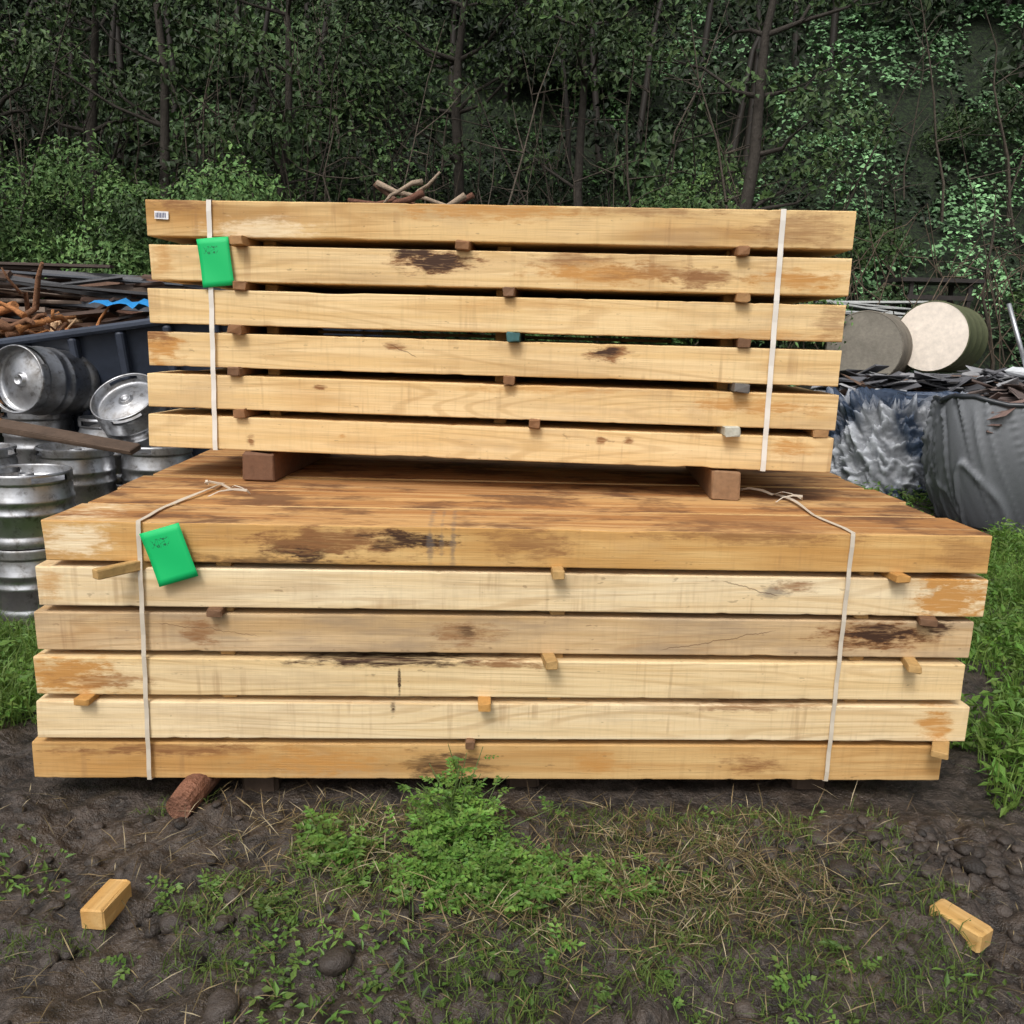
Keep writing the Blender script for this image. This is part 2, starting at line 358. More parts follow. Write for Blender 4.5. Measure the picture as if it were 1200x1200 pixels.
fillert=wood_mat('oak_top_filler',51,rand=True,topstain=1,orange_amt=.6)
stk=attr_mat('sticker_wood',.75,9,.4,.3)
strapm=NT('strap_plastic');strapm=strapm.fin((.72,.68,.61),.45)
strapm2=NT('strap_aged');strapm2=strapm2.fin((.58,.51,.41),.5)
greent=NT('green_card');go=greent.obj();gx=greent.n('ShaderNodeSeparateXYZ');greent.set(gx.inputs[0],go)
inkn=greent.noise(greent.map(go,sc=(90,1,60)),1,1,.5)
zone=greent.math('MULTIPLY',greent.rng(gx.outputs[2],.025,.03),greent.rng(gx.outputs[2],.058,.052))
zone=greent.math('MULTIPLY',zone,greent.math('MULTIPLY',greent.rng(gx.outputs[0],-.04,-.035),greent.rng(gx.outputs[0],.02,.015)))
ink=greent.math('MULTIPLY',zone,greent.rng(greent.math('ABSOLUTE',greent.math('SUBTRACT',inkn,.5)),.03,.012))
greenm=greent.fin(greent.mix(greent.math('MULTIPLY',ink,.8),(.0,.48,.13),(.01,.05,.03)),.6)

def spec(name,d):
    kw=dict(light=pale,mid=palem);kw.update(d);return wood_mat(name,**kw)

def strip(mb,pts,widthdir,w):
    pts=np.array(pts,float);wd=np.array(widthdir,float)
    if wd.ndim==1: wd=np.tile(wd,(len(pts),1))
    n=len(pts);tn=norm(np.gradient(pts,axis=0));nr=norm(np.cross(tn,wd))*.0010
    V=np.stack([pts-wd*w/2-nr,pts+wd*w/2-nr,pts+wd*w/2+nr,pts-wd*w/2+nr],1).reshape(-1,3)
    F=[]
    for k in range(n-1):
        for a in range(4):
            b=(a+1)%4;F.append([k*4+a,(k+1)*4+a,(k+1)*4+b,k*4+b])
    mb.add(V,np.array(F))

# lower stack
S1=empty('timber_stack',(-1.3489,2.2863,0),.0479)
z0=.06
offL=[0,-.035,-.05,-.06,-.065,-.10];offR=[0,.012,-.01,-.02,.012,-.05]
fy=[0,.004,.012,.004,.0,.008]
for k in range(6):
    zb=z0+(5-k)*(T1+G1)
    m=spec('oak_lower_%d'%(k+1),lower[k])
    beam_mesh('beam_front_%d'%(k+1),W1-offL[k]+offR[k],.25,T1,m,S1,(offL[k],fy[k],zb),20+k)
    for rr in range(1,6):
        a,b=rng.uniform(-.04,.03),rng.uniform(-.04,.03)
        if k==0: a,b=rng.uniform(-.02,.03),rng.uniform(-.03,.015)
        beam_mesh('beam_%d_%d'%(k+1,rr+1),W1-a+b,.25,T1,fillert if k==0 else filler,S1,(a,rr*.268,zb-(rng.uniform(0,.005) if k==0 else 0)),60+k*5+rr)
mb=MB()
def sticker(mb,s,z,w,h,out,depth,col,rz=0,jit=.001,roll=0):
    Rm=rotm(0,roll,rz);L=out+depth
    c=np.array([s,-out,z])+Rm@np.array([0,L/2,0])
    box(mb,c,(w,L,h),Rm,col,0,jit,.003)
SW=(.42,.26,.10);SO=(.46,.24,.07);SDk=(.16,.085,.045)
def gz1(k): return z0+(5-k)*(T1+G1)-G1/2
for k,s,w,out,rz,col in [(0,.185,.028,.10,-.65,SW),(0,1.49,.036,.045,0,SW),(0,2.53,.045,.04,.1,SO),
    (1,.48,.045,.02,0,SDk),(1,2.63,.05,.03,-.3,SDk),(2,1.48,.036,.055,.1,SW),(2,2.59,.04,.06,-.25,SW),
    (3,.08,.045,.03,-.1,SO),(3,1.28,.036,.05,0,SO),(4,1.24,.03,.02,0,SDk),(4,2.70,.05,.07,-.55,SW)]:
    sticker(mb,s,gz1(k),w,.0285 if w<.04 else .023,out,.3,col,rz)
for k in range(5):
    for s in (.5,1.5,2.45): sticker(mb,s,gz1(k),.045,G1,-.03,1.5,SW)
mb.build('spacers',stk,S1)
mb=MB()
for s in (.55,1.4,2.35): box(mb,(s,.84,.005),(.11,1.52,.108),rotm(0,0,.02),(.06,.04,.028),0,.003,.01)
mb.build('bearers',stk,S1)
mb=MB();zt=z0+6*T1+5*G1
def jag(s0,z0_,s1,z1_,n=24,y=-.004):
    P=[]
    for q in range(n+1):
        f=q/n;P.append((s0+(s1-s0)*f,y-.002*math.sin(q*1.7)-.001,z0_+(z1_-z0_)*f))
    return P
def ribbon(mb,sa,sb,ztop,zbot,topend,w=.017):
    P=[];tp=topend;n=10
    for q in range(n):
        f=q/n;P.append((tp[0]+(sa-tp[0])*f+.012*math.sin(f*7),tp[1]+(-.004-tp[1])*f,ztop+.004+.010*abs(math.sin(f*5))*(1-f)))
    P+= [(sa,-.004,ztop+.003)]+jag(sa,ztop-.006,sb,zbot+.004)+[(sb,.02,zbot-.004),(sb,.3,zbot-.004)]
    wd=[]
    for q in range(len(P)):
        tw=.5*math.sin(q*.9) if q<n-2 else 0
        wd.append((math.cos(tw),0.0,math.sin(tw)*.5))
    strip(mb,P,norm(np.array(wd)),w)
ribbon(mb,.275,.255,zt,z0,(.33,.62),.013)
ribbon(mb,2.375,2.38,zt,z0,(2.35,.62),.013)
for (cx,cy) in ((.36,.36),(2.30,.44)):
    P=[(cx+.10*math.sin(q*.35)*(1-.3*math.cos(q)),cy+.016*q,zt+.006+.020*abs(math.sin(q*.8))) for q in range(14)]
    strip(mb,P,norm(np.array([(math.cos(q*.5),.3,math.sin(q*.5)*.7) for q in range(14)])),.009)
mb.build('straps',strapm2,S1)

# upper stack
S2=empty('timber_stack.001',(-1.3080,3.0226,0),-.0734)
zb0=.9908;offL=[0,0,-.016,-.028,-.038,-.044];offR=[0,.004,0,.004,.008,.008]
for k in range(6):
    zb=zb0+(5-k)*(T2+G2)
    m=spec('oak_upper_%d'%(k+1),upper[k])
    beam_mesh('beam_front_%d'%(k+1),W2-offL[k]+offR[k],.25,T2,m,S2,(offL[k],[0,.003,.0,.008,.0,.004][k],zb),120+k)
    for rr in range(1,3):
        a,b=rng.uniform(-.005,.04),rng.uniform(-.04,.005)
        beam_mesh('beam_%d_%d'%(k+1,rr+1),W2-a+b,.25,T2,filler,S2,(a,rr*.262,zb),160+k*5+rr)
mb=MB()
def gz2(k): return zb0+(5-k)*(T2+G2)-G2/2
TEAL=(.05,.13,.13);GREYB=(.14,.13,.12)
SB=(.24,.12,.055);SM=(.34,.19,.08)
for k,s,w,out,col in [(0,.335,.045,.045,SM),(0,1.12,.05,.03,SB),(0,2.06,.04,.03,SB),(1,.33,.045,.02,SB),(1,1.28,.04,.025,SDk),(1,2.07,.042,.03,SM),
    (2,.31,.05,.03,SB),(2,1.30,.045,.035,TEAL),(2,2.09,.045,.01,SDk),(3,.295,.045,.02,SDk),(3,1.29,.04,.03,SB),(3,2.09,.05,.045,GREYB),
    (4,.31,.045,.02,SB),(4,1.385,.04,.03,SB),(4,2.07,.055,.04,(.45,.45,.38)),(4,2.38,.05,.0,SM)]:
    sticker(mb,s,gz2(k)+.001,w,G2+.002,out,.3,col,rng.uniform(-.06,.06),.0015,rng.uniform(-.06,.06))
for k in range(5):
    for s in (.4,1.25,2.05): sticker(mb,s,gz2(k),.045,G2,-.1,.65,SW)
box(mb,(1.2,.35,gz2(2)),(1.35,.2,.012),None,(.5,.33,.15),0,.0,.002)
mb.build('spacers',stk,S2)
mb=MB()
for s,cl,w in ((.365,(.16,.08,.045),.12),(2.07,(.26,.15,.08),.10)):
    box(mb,(s,.38,zt+.053),(w,.76,.106),None,cl,0,.002,.006)
mb.build('bearers',stk,S2)
mb=MB();ztu=zb0+6*T2+5*G2
for sa,sb in ((.228,.208),(2.182,2.192)):
    P=[(sa,.7,ztu+.003),(sa,.4,ztu+.003),(sa,.01,ztu+.003)]+jag(sa,ztu+.001,sb,zb0-.001)+[(sb,.03,zb0-.004),(sb,.3,zb0-.004)]
    strip(mb,P,(1,0,0),.0175)
mb.build('straps',strapm,S2)
mb=MB();box(mb,(.055,-.004,ztu-.052),(.05,.002,.026),rotm(0,.03,0),(.8,.8,.8))
for q in range(7): box(mb,(.036+q*.0055,-.0056,ztu-.052),(.0025,.0008,.016),rotm(0,.03,0),(.03,.04,.15))
mb.build('paper_label',stk,S2)

def tag(name,parent_e,s,z,w,h,ang,y=-.010):
    m=MB();n=8;V=[];
    for a in range(n+1):
        for b in range(n+1):
            u=a/n-.5;v=b/n-.5
            V.append((u*w,-.002*math.cos(u*2.2)-.004*v*v-.0025*math.sin(3*u+4*v),v*h))
    Fq=[[a*(n+1)+b,(a+1)*(n+1)+b,(a+1)*(n+1)+b+1,a*(n+1)+b+1] for a in range(n) for b in range(n)]
    m.add(V,Fq,smooth=True);ob=m.build(name,greenm)
    sol=ob.modifiers.new('s','SOLIDIFY');sol.thickness=.0005
    rz=parent_e.rotation_euler.z;M=Matrix.Translation(parent_e.location)@Matrix.Rotation(rz,4,'Z')@Matrix.Translation((s,y,z))@Matrix.Rotation(ang,4,'Y')@Matrix.Rotation(-.02,4,'X')
    ob.matrix_world=M;return ob
tag('green_tag',S2,.245,1.655,.115,.165,-.10)
tag('green_tag.001',S1,.362,.785,.118,.165,-.30,-.018)

bark=attr_mat('bark',.85,14,.6,1.0,.2,0,.02)
mb=MB()
tube(mb,[(-.965,2.19,.035),(-.96,2.26,.035),(-.92,2.9,.02)],[.040,.045,.045],14,(.20,.095,.06),0,True,False,.03)
mb.build('log_bearer',bark)

offm=wood_mat('offcut_wood',71,light=(.66,.45,.20),mid=(.55,.34,.12),orange_amt=.5,rand=True)
def offcut(name,c,size,rz,rx):
    m=MB();box(m,(0,0,0),size,None,(1,1,1),0,.0012,.004)
    ob=m.build(name,offm);ob.rotation_euler=(rx,0,rz);ob.location=c;return ob
offcut('timber_offcut',(-.975,1.775,.030),(.12,.06,.055),math.radians(84),0)
offcut('timber_offcut.001',(1.14,1.785,.030),(.13,.06,.05),math.radians(-58),0)

# ------------------------------------------------------------------ kegs
t=NT('keg_steel');o=t.obj();n1=t.noise(o,6,4,.65);n2=t.noise(t.map(o,sc=(3,3,60)),1,3)
c=t.mix(t.rng(n1,.4,.7),(.50,.51,.53),(.24,.23,.22));c=t.mix(t.math('MULTIPLY',t.rng(t.noise(o,17,4,.7),.50,.70),.65),c,(.08,.065,.05))
t.bump(t.math('ADD',n1,t.math('MULTIPLY',n2,.3)),.18,.012)
steel=t.fin(c,t.rng(n1,.3,.7,.30,.55),t.rng(n1,.55,.75,1,.7))
def keg(name,c,H=.365,Rr=.2,rx=0,ry=0,rz=0):
    pr=[(0,.02),(.12,.012),(.18,.03),(.186,.004),(.196,0),(.2,.004),(.2,.045),(.194,.052),(.194,.062),(.2,.08),(.2,.15),(.206,.158),(.206,.172),(.2,.18),(.2,.215),(.206,.222),(.206,.236),(.2,.245),(.2,.285),(.192,.305),(.193,.31),
        (.2,.314),(.2,.322),(.2,.350),(.2,.358),(.197,.364),(.191,.364),(.188,.358),(.188,.350),(.188,.322),(.186,.305),(.17,.298),(.12,.318),(.05,.326),(.036,.328),(.034,.345),(.026,.346),(.024,.334),(0,.334)]
    pr=np.array(pr);sc=np.array([Rr/.2,H/.365]);pr=pr*sc;n=48;k=len(pr)
    a=np.linspace(0,2*math.pi,n,endpoint=False)
    V=np.stack([pr[:,0][None]*np.cos(a)[:,None],pr[:,0][None]*np.sin(a)[:,None],np.tile(pr[:,1],(n,1))],-1).reshape(-1,3)
    Fq=[]
    for i in range(n):
        j=(i+1)%n
        for q in range(k-1):
            if q in (22,28) and (i%24)<7: continue
            Fq.append([i*k+q,j*k+q,j*k+q+1,i*k+q+1])
    m=MB();m.add(V,Fq,smooth=True);ob=m.build(name,steel)
    ob.rotation_euler=(rx,ry,rz);ob.location=c
    return ob
K=[('steel_keg',(-2.40,3.98,.0),.36,.2,0,0,.4),('steel_keg.001',(-2.41,3.99,.362),.36,.205,.01,0,2.2),
 ('steel_keg.002',(-2.56,4.72,.0),.37,.2,0,0,1),('steel_keg.003',(-2.55,4.72,.372),.37,.205,0,.01,.2),
 ('steel_keg.004',(-3.01,4.52,.0),.37,.2,0,0,1),('steel_keg.005',(-3.0,4.52,.372),.38,.2,.02,0,3),
 ('steel_keg.006',(-2.15,4.9,.0),.37,.2,0,0,1),('steel_keg.007',(-2.15,4.9,.372),.37,.2,0,.01,.9),
 ('steel_keg.008',(-3.05,5.25,.0),.46,.2,0,0,1),('steel_keg.009',(-3.05,5.25,.462),.44,.2,0,0,.2),
 ('steel_keg.010',(-2.55,5.2,.0),.46,.2,0,0,1),('steel_keg.011',(-2.55,5.2,.462),.40,.2,0,.01,.9)]
for n_,c_k,H,Rr,rx,ry,rz in K: keg(n_,c_k,H,Rr,rx,ry,rz)
def keg_dir(name,cen,axis,H,Rr,spin):
    d=Vector(axis).normalized();q=d.to_track_quat('Z','Y');M=Matrix.Translation(Vector(cen)-d*H)@q.to_matrix().to_4x4()@Matrix.Rotation(spin,4,'Z')
    ob=keg(name,(0,0,0),H,Rr);ob.matrix_world=M
keg_dir('steel_keg.012',(-2.98,4.92,1.10),(-.25,-.95,.10),.46,.205,.5)
keg_dir('steel_keg.013',(-2.34,4.92,1.02),(-.10,-.62,.72),.36,.2,1.6)
plk=attr_mat('weathered_plank',.8,7,.5,.6)
mb=MB();box(mb,(-2.42,4.40,.83),(.8,.10,.03),rotm(.25,.13,-.1),(.09,.06,.042),0,.002,.004)
mb.build('weathered_plank',plk)

# ------------------------------------------------------------------ black plastic skip
bp=attr_mat('black_plastic',.42,4,.4,.15)
mb=MB();rx_=rotm(0,-.16,.03);c0=np.array([-2.05,5.85,1.02])
def tb(c,s,r=None,col=(.022,.028,.042),bev=.01):
    rr=rx_ if r is None else rx_@r
    box(mb,c0+rx_@np.array(c),s,rr,col,0,0,bev)
tilt=rotm(.16,0,0)
tb((0,-.45,0),(2.4,.04,.95),tilt);tb((0,.45,0),(2.4,.04,.95),rotm(-.16,0,0))
tb((-1.2,0,0),(.04,.95,.93));tb((1.2,0,0),(.04,.95,.93));tb((0,0,-.45),(2.4,.85,.04))
RC=(.045,.055,.078)
tb((0,-.55,.47),(2.55,.12,.05),None,RC,.015);tb((0,.55,.47),(2.55,.12,.05),None,RC,.015)
tb((-1.24,0,.47),(.10,1.2,.05),None,RC,.015);tb((1.24,0,.47),(.10,1.2,.05),None,RC,.015)
for q in range(8): tb((-1.05+q*.3,-.50,0),(.05,.07,.90),tilt@rotm(0,.12,0),(.035,.042,.06))
mb.build('plastic_skip',bp)

# ------------------------------------------------------------------ left scrap pile, branches, blue tarp
mb=MB()
for q in range(420):
    z=.5+1.50*rng.uniform()**.8;L=rng.uniform(.5,2.6)
    cx=rng.uniform(-8.2,-3.0);cy=9+rng.normal(0,.45)
    cc=np.array([(.17,.085,.055),(.13,.08,.06),(.20,.12,.085),(.07,.05,.042),(.26,.20,.16),(.10,.10,.105),(.06,.065,.075)][rng.integers(0,7)])*rng.uniform(.45,1.1)
    box(mb,(cx,cy,z*(1-.10*abs(cy-9))+.08*math.sin(cx*2)),(L,rng.uniform(.04,.12),rng.uniform(.02,.05)),rotm(rng.normal(0,.3),rng.normal(0,.07),rng.normal(0,.3)),cc,0,.008)
for q in range(14):
    x0=rng.uniform(-8,-3.6);d=np.array([1,rng.normal(0,.3),rng.normal(0,.12)]);L=rng.uniform(.6,1.6);z=rng.uniform(1.4,1.85)
    P=[np.array([x0,8.8,z])+d*L*(k/5-.5)+rng.normal(0,.03,3) for k in range(6)]
    tube(mb,P,np.linspace(.03,.012,6)*rng.uniform(.4,1.2),6,np.array((.12,.075,.05))*rng.uniform(.5,1.4))
mb.build('scrap_wood_pile',plk)
mb=MB()
for q in range(48):
    x0=rng.uniform(-5.2,-3.7);y0=7.3+rng.uniform(-.3,.3);z0_=1.18+rng.uniform(0,.40)*(1-abs(x0+4.5)*.5)
    d=np.array([rng.normal(0,1),rng.normal(0,.4),rng.normal(.05,.26)]);d/=np.linalg.norm(d);L=rng.uniform(.25,.7)
    P=[np.array([x0,y0,z0_])+d*L*k/4+rng.normal(0,.03,3) for k in range(5)]
    cc=np.array([(.46,.20,.08),(.33,.145,.055),(.55,.36,.21),(.18,.09,.05)][rng.integers(0,4)])
    tube(mb,P,np.linspace(.038,.014,5)*rng.uniform(.5,1.3),6,cc)
for q in range(120):
    box(mb,(rng.uniform(-5.8,-3.4),7.5+rng.normal(0,.2),rng.uniform(.5,1.42)),(rng.uniform(.3,.9),.08,.03),rotm(rng.normal(0,.4),rng.normal(0,.25),rng.normal(0,.5)),np.array([(.17,.095,.06),(.34,.18,.09),(.08,.055,.045)][rng.integers(0,3)])*rng.uniform(.5,1.2),0,.005)
mb.build('cut_branch_pile',bark)
bl=attr_mat('blue_tarp',.4,6,.3,.3)
mb=MB();n=14;V=[];
for a in range(n+1):
    for b in range(5):
        V.append((-3.72+a*.055,7.3+b*.12,1.64+.02*math.sin(a*1.7+b)+.012*rng.normal()-.02*abs(b-2)))
mb.add(V,[[a*5+b,(a+1)*5+b,(a+1)*5+b+1,a*5+b+1] for a in range(n) for b in range(4)],(.03,.26,.62),smooth=True)
for q in range(20): box(mb,(-3.4+rng.normal(0,.3),7.8+rng.normal(0,.1),rng.uniform(1.1,1.52)),(.7,.12,.04),rotm(rng.normal(0,.2),rng.normal(0,.2),rng.normal(0,.5)),np.array((.09,.055,.04))*rng.uniform(.4,1.5),0,.006)
mb.build('blue_tarpaulin',bl)

# ------------------------------------------------------------------ right side clutter
grey=attr_mat('slate_grey',.55,5,.5,.4)
def slates(mb,cx,cy,lx,ly,ztop,n,tint=(.11,.11,.12),z0=0,big=1.0):
    for q in range(n):
        z=z0+(ztop-z0)*rng.uniform()**.6
        cc=np.array(tint)*rng.uniform(.4,1.6)
        if rng.uniform()<.14: cc=np.array((.28,.28,.29))
        if rng.uniform()<.08: cc=np.array((.16,.10,.07))
        box(mb,(cx+rng.uniform(-lx,lx),cy+rng.uniform(-ly,ly),z),(rng.uniform(.18,.42)*big,rng.uniform(.15,.3)*big,rng.uniform(.008,.016)),rotm(rng.normal(0,.22),rng.normal(0,.22),rng.uniform(-1.5,1.5)),cc,0,.006)
mb=MB()
slates(mb,4.7,8.9,1.3,.5,1.14,800);slates(mb,6.2,9.2,1.2,.5,1.17,500)
box(mb,(5.2,9.0,.42),(3.6,.9,.8),None,(.04,.04,.045),0,.03,.03)
mb.build('slate_pile',grey)
def bag(cx,cy,hx,hy,H,rz,col1,col2,seed=0):
    n=240;m=56;V=[];C=[]
    a=np.arange(n)*2*math.pi/n
    px,py=np.cos(a)*2.2,np.sin(a)*2.2
    for j in range(m+1):
        f=j/m;e=2.6
        ca,sa=np.cos(a),np.sin(a);rr=(np.abs(ca)**e+np.abs(sa)**e)**(-1/e)
        bulge=.80+.15*math.sin(math.pi*min(1,f*.85))**.8+.09*f
        q1=fbm(px*1.3+f*.9,py*1.3+f*.9,seed,2);q2=fbm(px*3+f*2.5,py*3-f*1.8,seed+3,2)
        r1=np.exp(-((q1-.50)/.035)**2);r2=np.exp(-((q2-.52)/.03)**2);r3=np.exp(-((q2-.40)/.03)**2)
        wr=.055*r1+.03*r2-.02*r3+.05*(q1-.5)
        sag=(.22*(vnoise(px*.7+3,py*.7,seed+4)-.5)+.10*(vnoise(px*2,py*2,seed+6)-.5))*f*f
        s=bulge+wr*(.35+.65*f)
        V.append(np.c_[hx*rr*ca*s,hy*rr*sa*s,H*f+sag])
        k=np.array(col1)*(1-f)+np.array(col2)*f
        C.append(k[None]*(.8+.55*r1+.25*r2)[:,None])  # fold ridges brightened, highlights painted into the bag colour
    V=[v@rotm(0,0,rz).T+np.array([cx,cy,0]) for v in V]
    i=np.arange(n);Fq=np.concatenate([np.c_[j*n+i,j*n+(i+1)%n,(j+1)*n+(i+1)%n,(j+1)*n+i] for j in range(m)])
    b=MB();b.add(np.concatenate(V),Fq,np.concatenate(C),0,True)
    rim=V[-1];tube(b,np.r_[rim[::4],rim[:1]],.014,6,(.03,.033,.038),0,False)
    return b
pl=attr_mat('woven_plastic',.34,30,.10,.12,.5,0,.006)
b=bag(4.38,6.75,.88,.55,1.02,-.12,(.085,.09,.10),(.20,.21,.225),3)
ob=b.build('bulk_bag',[pl])
sol=ob.modifiers.new('s','SOLIDIFY');sol.thickness=.008
mb=MB();slates(mb,4.4,6.8,.66,.42,1.0,260,(.15,.10,.085),.70,.7);slates(mb,4.45,6.85,.5,.35,1.15,120,(.13,.10,.09),.88,.7)
mb.build('slate_rubble',grey)
n=200;m=80
wrapm=attr_mat('crinkled_film',.20,26,.25,.5,.6,0,.02)
def wrapped(name,cx,cy,hx,hy,H,seed):
    V=[];C=[];a=np.arange(n)*2*math.pi/n;px,py=np.cos(a)*2,np.sin(a)*2
    for j in range(m+1):
        f=j/m;e=4;ca,sa=np.cos(a),np.sin(a);rr=(np.abs(ca)**e+np.abs(sa)**e)**(-1/e)
        ff=min(1,f/.8);cap=1 if f<.8 else max(0.0,1-(f-.8)/.2)
        q2=fbm(px*2.6+f*3,py*2.6+f*5,seed,3);N=np.exp(-((q2-.5)/.05)**2);N2=np.abs(fbm(px*6+f*5,py*6-f*9,seed+2,2)-.5)*2
        s=(.92+.10*N+.14*N2+.06*np.sin(a*3+seed))*(cap**.5 if cap<1 else 1)
        V.append(np.c_[cx+hx*rr*ca*s,cy+hy*rr*sa*s,H*ff*(.92+.10*N+.08*N2)+(0.1*N2 if f>=.8 else 0)])
        w=fbm(px*.9+f*2,py*.9+f*2.2,seed+4,3)
        lt=np.clip((w-.43)*8,0,1)[:,None]
        k=np.array((.03,.045,.075))[None]*(1-lt)+np.array((.30,.315,.34))[None]*lt
        C.append(k*(.6+.7*N+.4*N2)[:,None])
    i=np.arange(n);Fq=np.concatenate([np.c_[j*n+i,j*n+(i+1)%n,(j+1)*n+(i+1)%n,(j+1)*n+i] for j in range(m)])
    b=MB();b.add(np.concatenate(V),Fq,np.concatenate(C),0,True);return b.build(name,wrapm)
wrapped('plastic_wrapped_bundle',3.82,8.1,.66,.45,.90,5)

def cyl(mb,c,axis,L,R_,n=64,col=(1,1,1),endcol=None,rim=.012):
    d=Vector(axis).normalized();q=np.array(d.to_track_quat('Z','Y').to_matrix())
    pr=np.array([(R_-rim*1.6,-L/2-rim*.6),(R_,-L/2),(R_,-L/2+rim),(R_*.985,-L/2+rim*2),(R_*.985,-.17*L),(R_,-.15*L),(R_*.985,-.13*L),(R_*.985,.13*L),(R_,.15*L),(R_*.985,.17*L),(R_*.985,L/2-rim*2),(R_,L/2-rim),(R_,L/2),(R_-rim,L/2+rim*.8)])
    k=len(pr);a=np.linspace(0,2*math.pi,n,endpoint=False)
    V=np.stack([pr[:,0][None]*np.cos(a)[:,None],pr[:,0][None]*np.sin(a)[:,None],np.tile(pr[:,1],(n,1))],-1).reshape(-1,3)@q.T+np.array(c)
    Fq=[[i*k+s,((i+1)%n)*k+s,((i+1)%n)*k+s+1,i*k+s+1] for i in range(n) for s in range(k-1)]
    mb.add(V,Fq,col,0,True)
    for z,sg in ((L/2+rim*.8,1),(-L/2-rim*.6,-1)):
        E=np.c_[np.cos(a)*(R_-rim*1.2),np.sin(a)*(R_-rim*1.2),np.full(n,z-sg*rim*.4)]@q.T+np.array(c)
        idx=np.arange(n) if sg>0 else np.arange(n)[::-1]
        mb.add(E,idx[None],endcol if endcol is not None else col,0,False)
dm=attr_mat('drum_paint',.6,2.5,.08,.1)
mb=MB();cyl(mb,(5.26,10.42,1.55),(-.86,-1,.03),.95,.42,64,(.10,.11,.055),(.82,.73,.63))
mb.build('storage_drum',dm)
mb=MB();cyl(mb,(4.36,10.3,1.40),(-.55,-.8,.0),.85,.44,48,(.17,.15,.12),(.22,.20,.165));mb.build('storage_drum.001',attr_mat('drum_concrete',.85,5,.4,.5))
mb=MB();box(mb,(5.1,10.5,.5),(2.6,1.2,1.0),None,(.08,.07,.06),0,.02,.03);
for q in range(5): box(mb,(5.1,9.87,.2+q*.19),(2.7,.05,.09),None,(.13,.10,.07),0,.004,.004)
mb.build('pallet_stack',plk)
mb=MB()
for q in range(9): box(mb,(4.75+rng.normal(0,.15),11.1+q*.05,1.72+q*.035),(1.5,.35,.02),rotm(rng.normal(0,.05),rng.normal(.03,.07),rng.normal(0,.1)),np.array((.46,.47,.46))*rng.uniform(.5,1.1),0,.004)
mb.build('roofing_sheet_pile',dm)
mb=MB();dk=(.035,.03,.028)
for x in (5.35,6.15):
    for y in (11.6,12.1): box(mb,(x,y,1.9),(.05,.05,.9),None,dk)
box(mb,(5.75,11.85,2.33),(1.15,.65,.05),None,dk,0,.003);box(mb,(5.75,11.58,2.1),(.9,.03,.06),None,dk)
mb.build('wooden_table',plk)
mt=attr_mat('galvanised',.4,6,.3,.2,.5,.8)
mb=MB()
for (x0,x1,za,zb_) in ((5.32,5.56,1.92,1.1),(5.62,5.64,1.90,1.1),(5.9,5.45,1.9,1.12)): tube(mb,[(x0,9.2,za),(x1,9.0,zb_)],.024,8,(.45,.46,.48))
mb.build('scaffold_poles',mt)
mb=MB();box(mb,(5.58,8.95,1.19),(.45,.4,.08),rotm(.1,.05,.2),(.62,.64,.66),0,.01,.03);mb.build('plastic_crate_lid',dm)

# brush pile on the bank behind the stack
mb=MB()
for q in range(130):
    x0=rng.uniform(-2.2,-.8);y0=11.4+rng.uniform(-.4,.4);z0_=float(bank(x0,y0))+rng.uniform(1.5,2.6)-abs(x0+1.5)*.7
    ang=rng.normal(0,.6) if rng.uniform()<.5 else math.pi-rng.normal(0,.6)
    L=rng.uniform(.5,1.5);d=np.array([math.cos(ang),rng.normal(0,.3),math.sin(ang)*.6])
    P=[np.array([x0,y0,z0_])+d*L*(k/4-.5)+rng.normal(0,.03,3) for k in range(5)]
    cc=np.array([(.16,.075,.05),(.22,.13,.09),(.10,.06,.045),(.34,.26,.19)][rng.integers(0,4)])
    tube(mb,P,np.linspace(.05,.015,5)*rng.uniform(.4,1.1),6,cc)
mb.build('brush_pile',bark)

# ------------------------------------------------------------------ vegetation
lf=leaf_mat('woodland_leaf',.55,simple=True);gl=leaf_mat('grass_leaf',.5,.3)
def greens(N,base,var=.35,yel=.25):
    b=np.array(base)[None]*rng.uniform(1-var,1+var,(N,1))
    y=rng.uniform(0,yel,(N,1));return b*(1-y)+np.array((.11,.12,.03))[None]*y*(np.mean(base)/.06)
def clump(mb,cen,rad,N,size,base):
    u=rdir(N);u[:,2]=np.where(u[:,2]<-.3,-u[:,2],u[:,2]);u[:,1]=np.where((u[:,1]>.3),-u[:,1],u[:,1])
    rr=rng.uniform(.35,1.05,(N,1))**.6
    lump=.62+.76*fbm(u[:,0]*3+cen[0]*3,u[:,2]*3+u[:,1]+cen[1]*3,7,2)[:,None]
    P=np.array(cen)+u*np.array(rad)*rr*lump
    nr=norm(u+rdir(N)*.8+np.array([0,-.1,.4]));d=np.cross(nr,rdir(N));d[:,2]-=.3
    leaves(mb,P,d,nr,size*rng.uniform(.5,1.5,N),size*.6*rng.uniform(.6,1.3,N),greens(N,base))
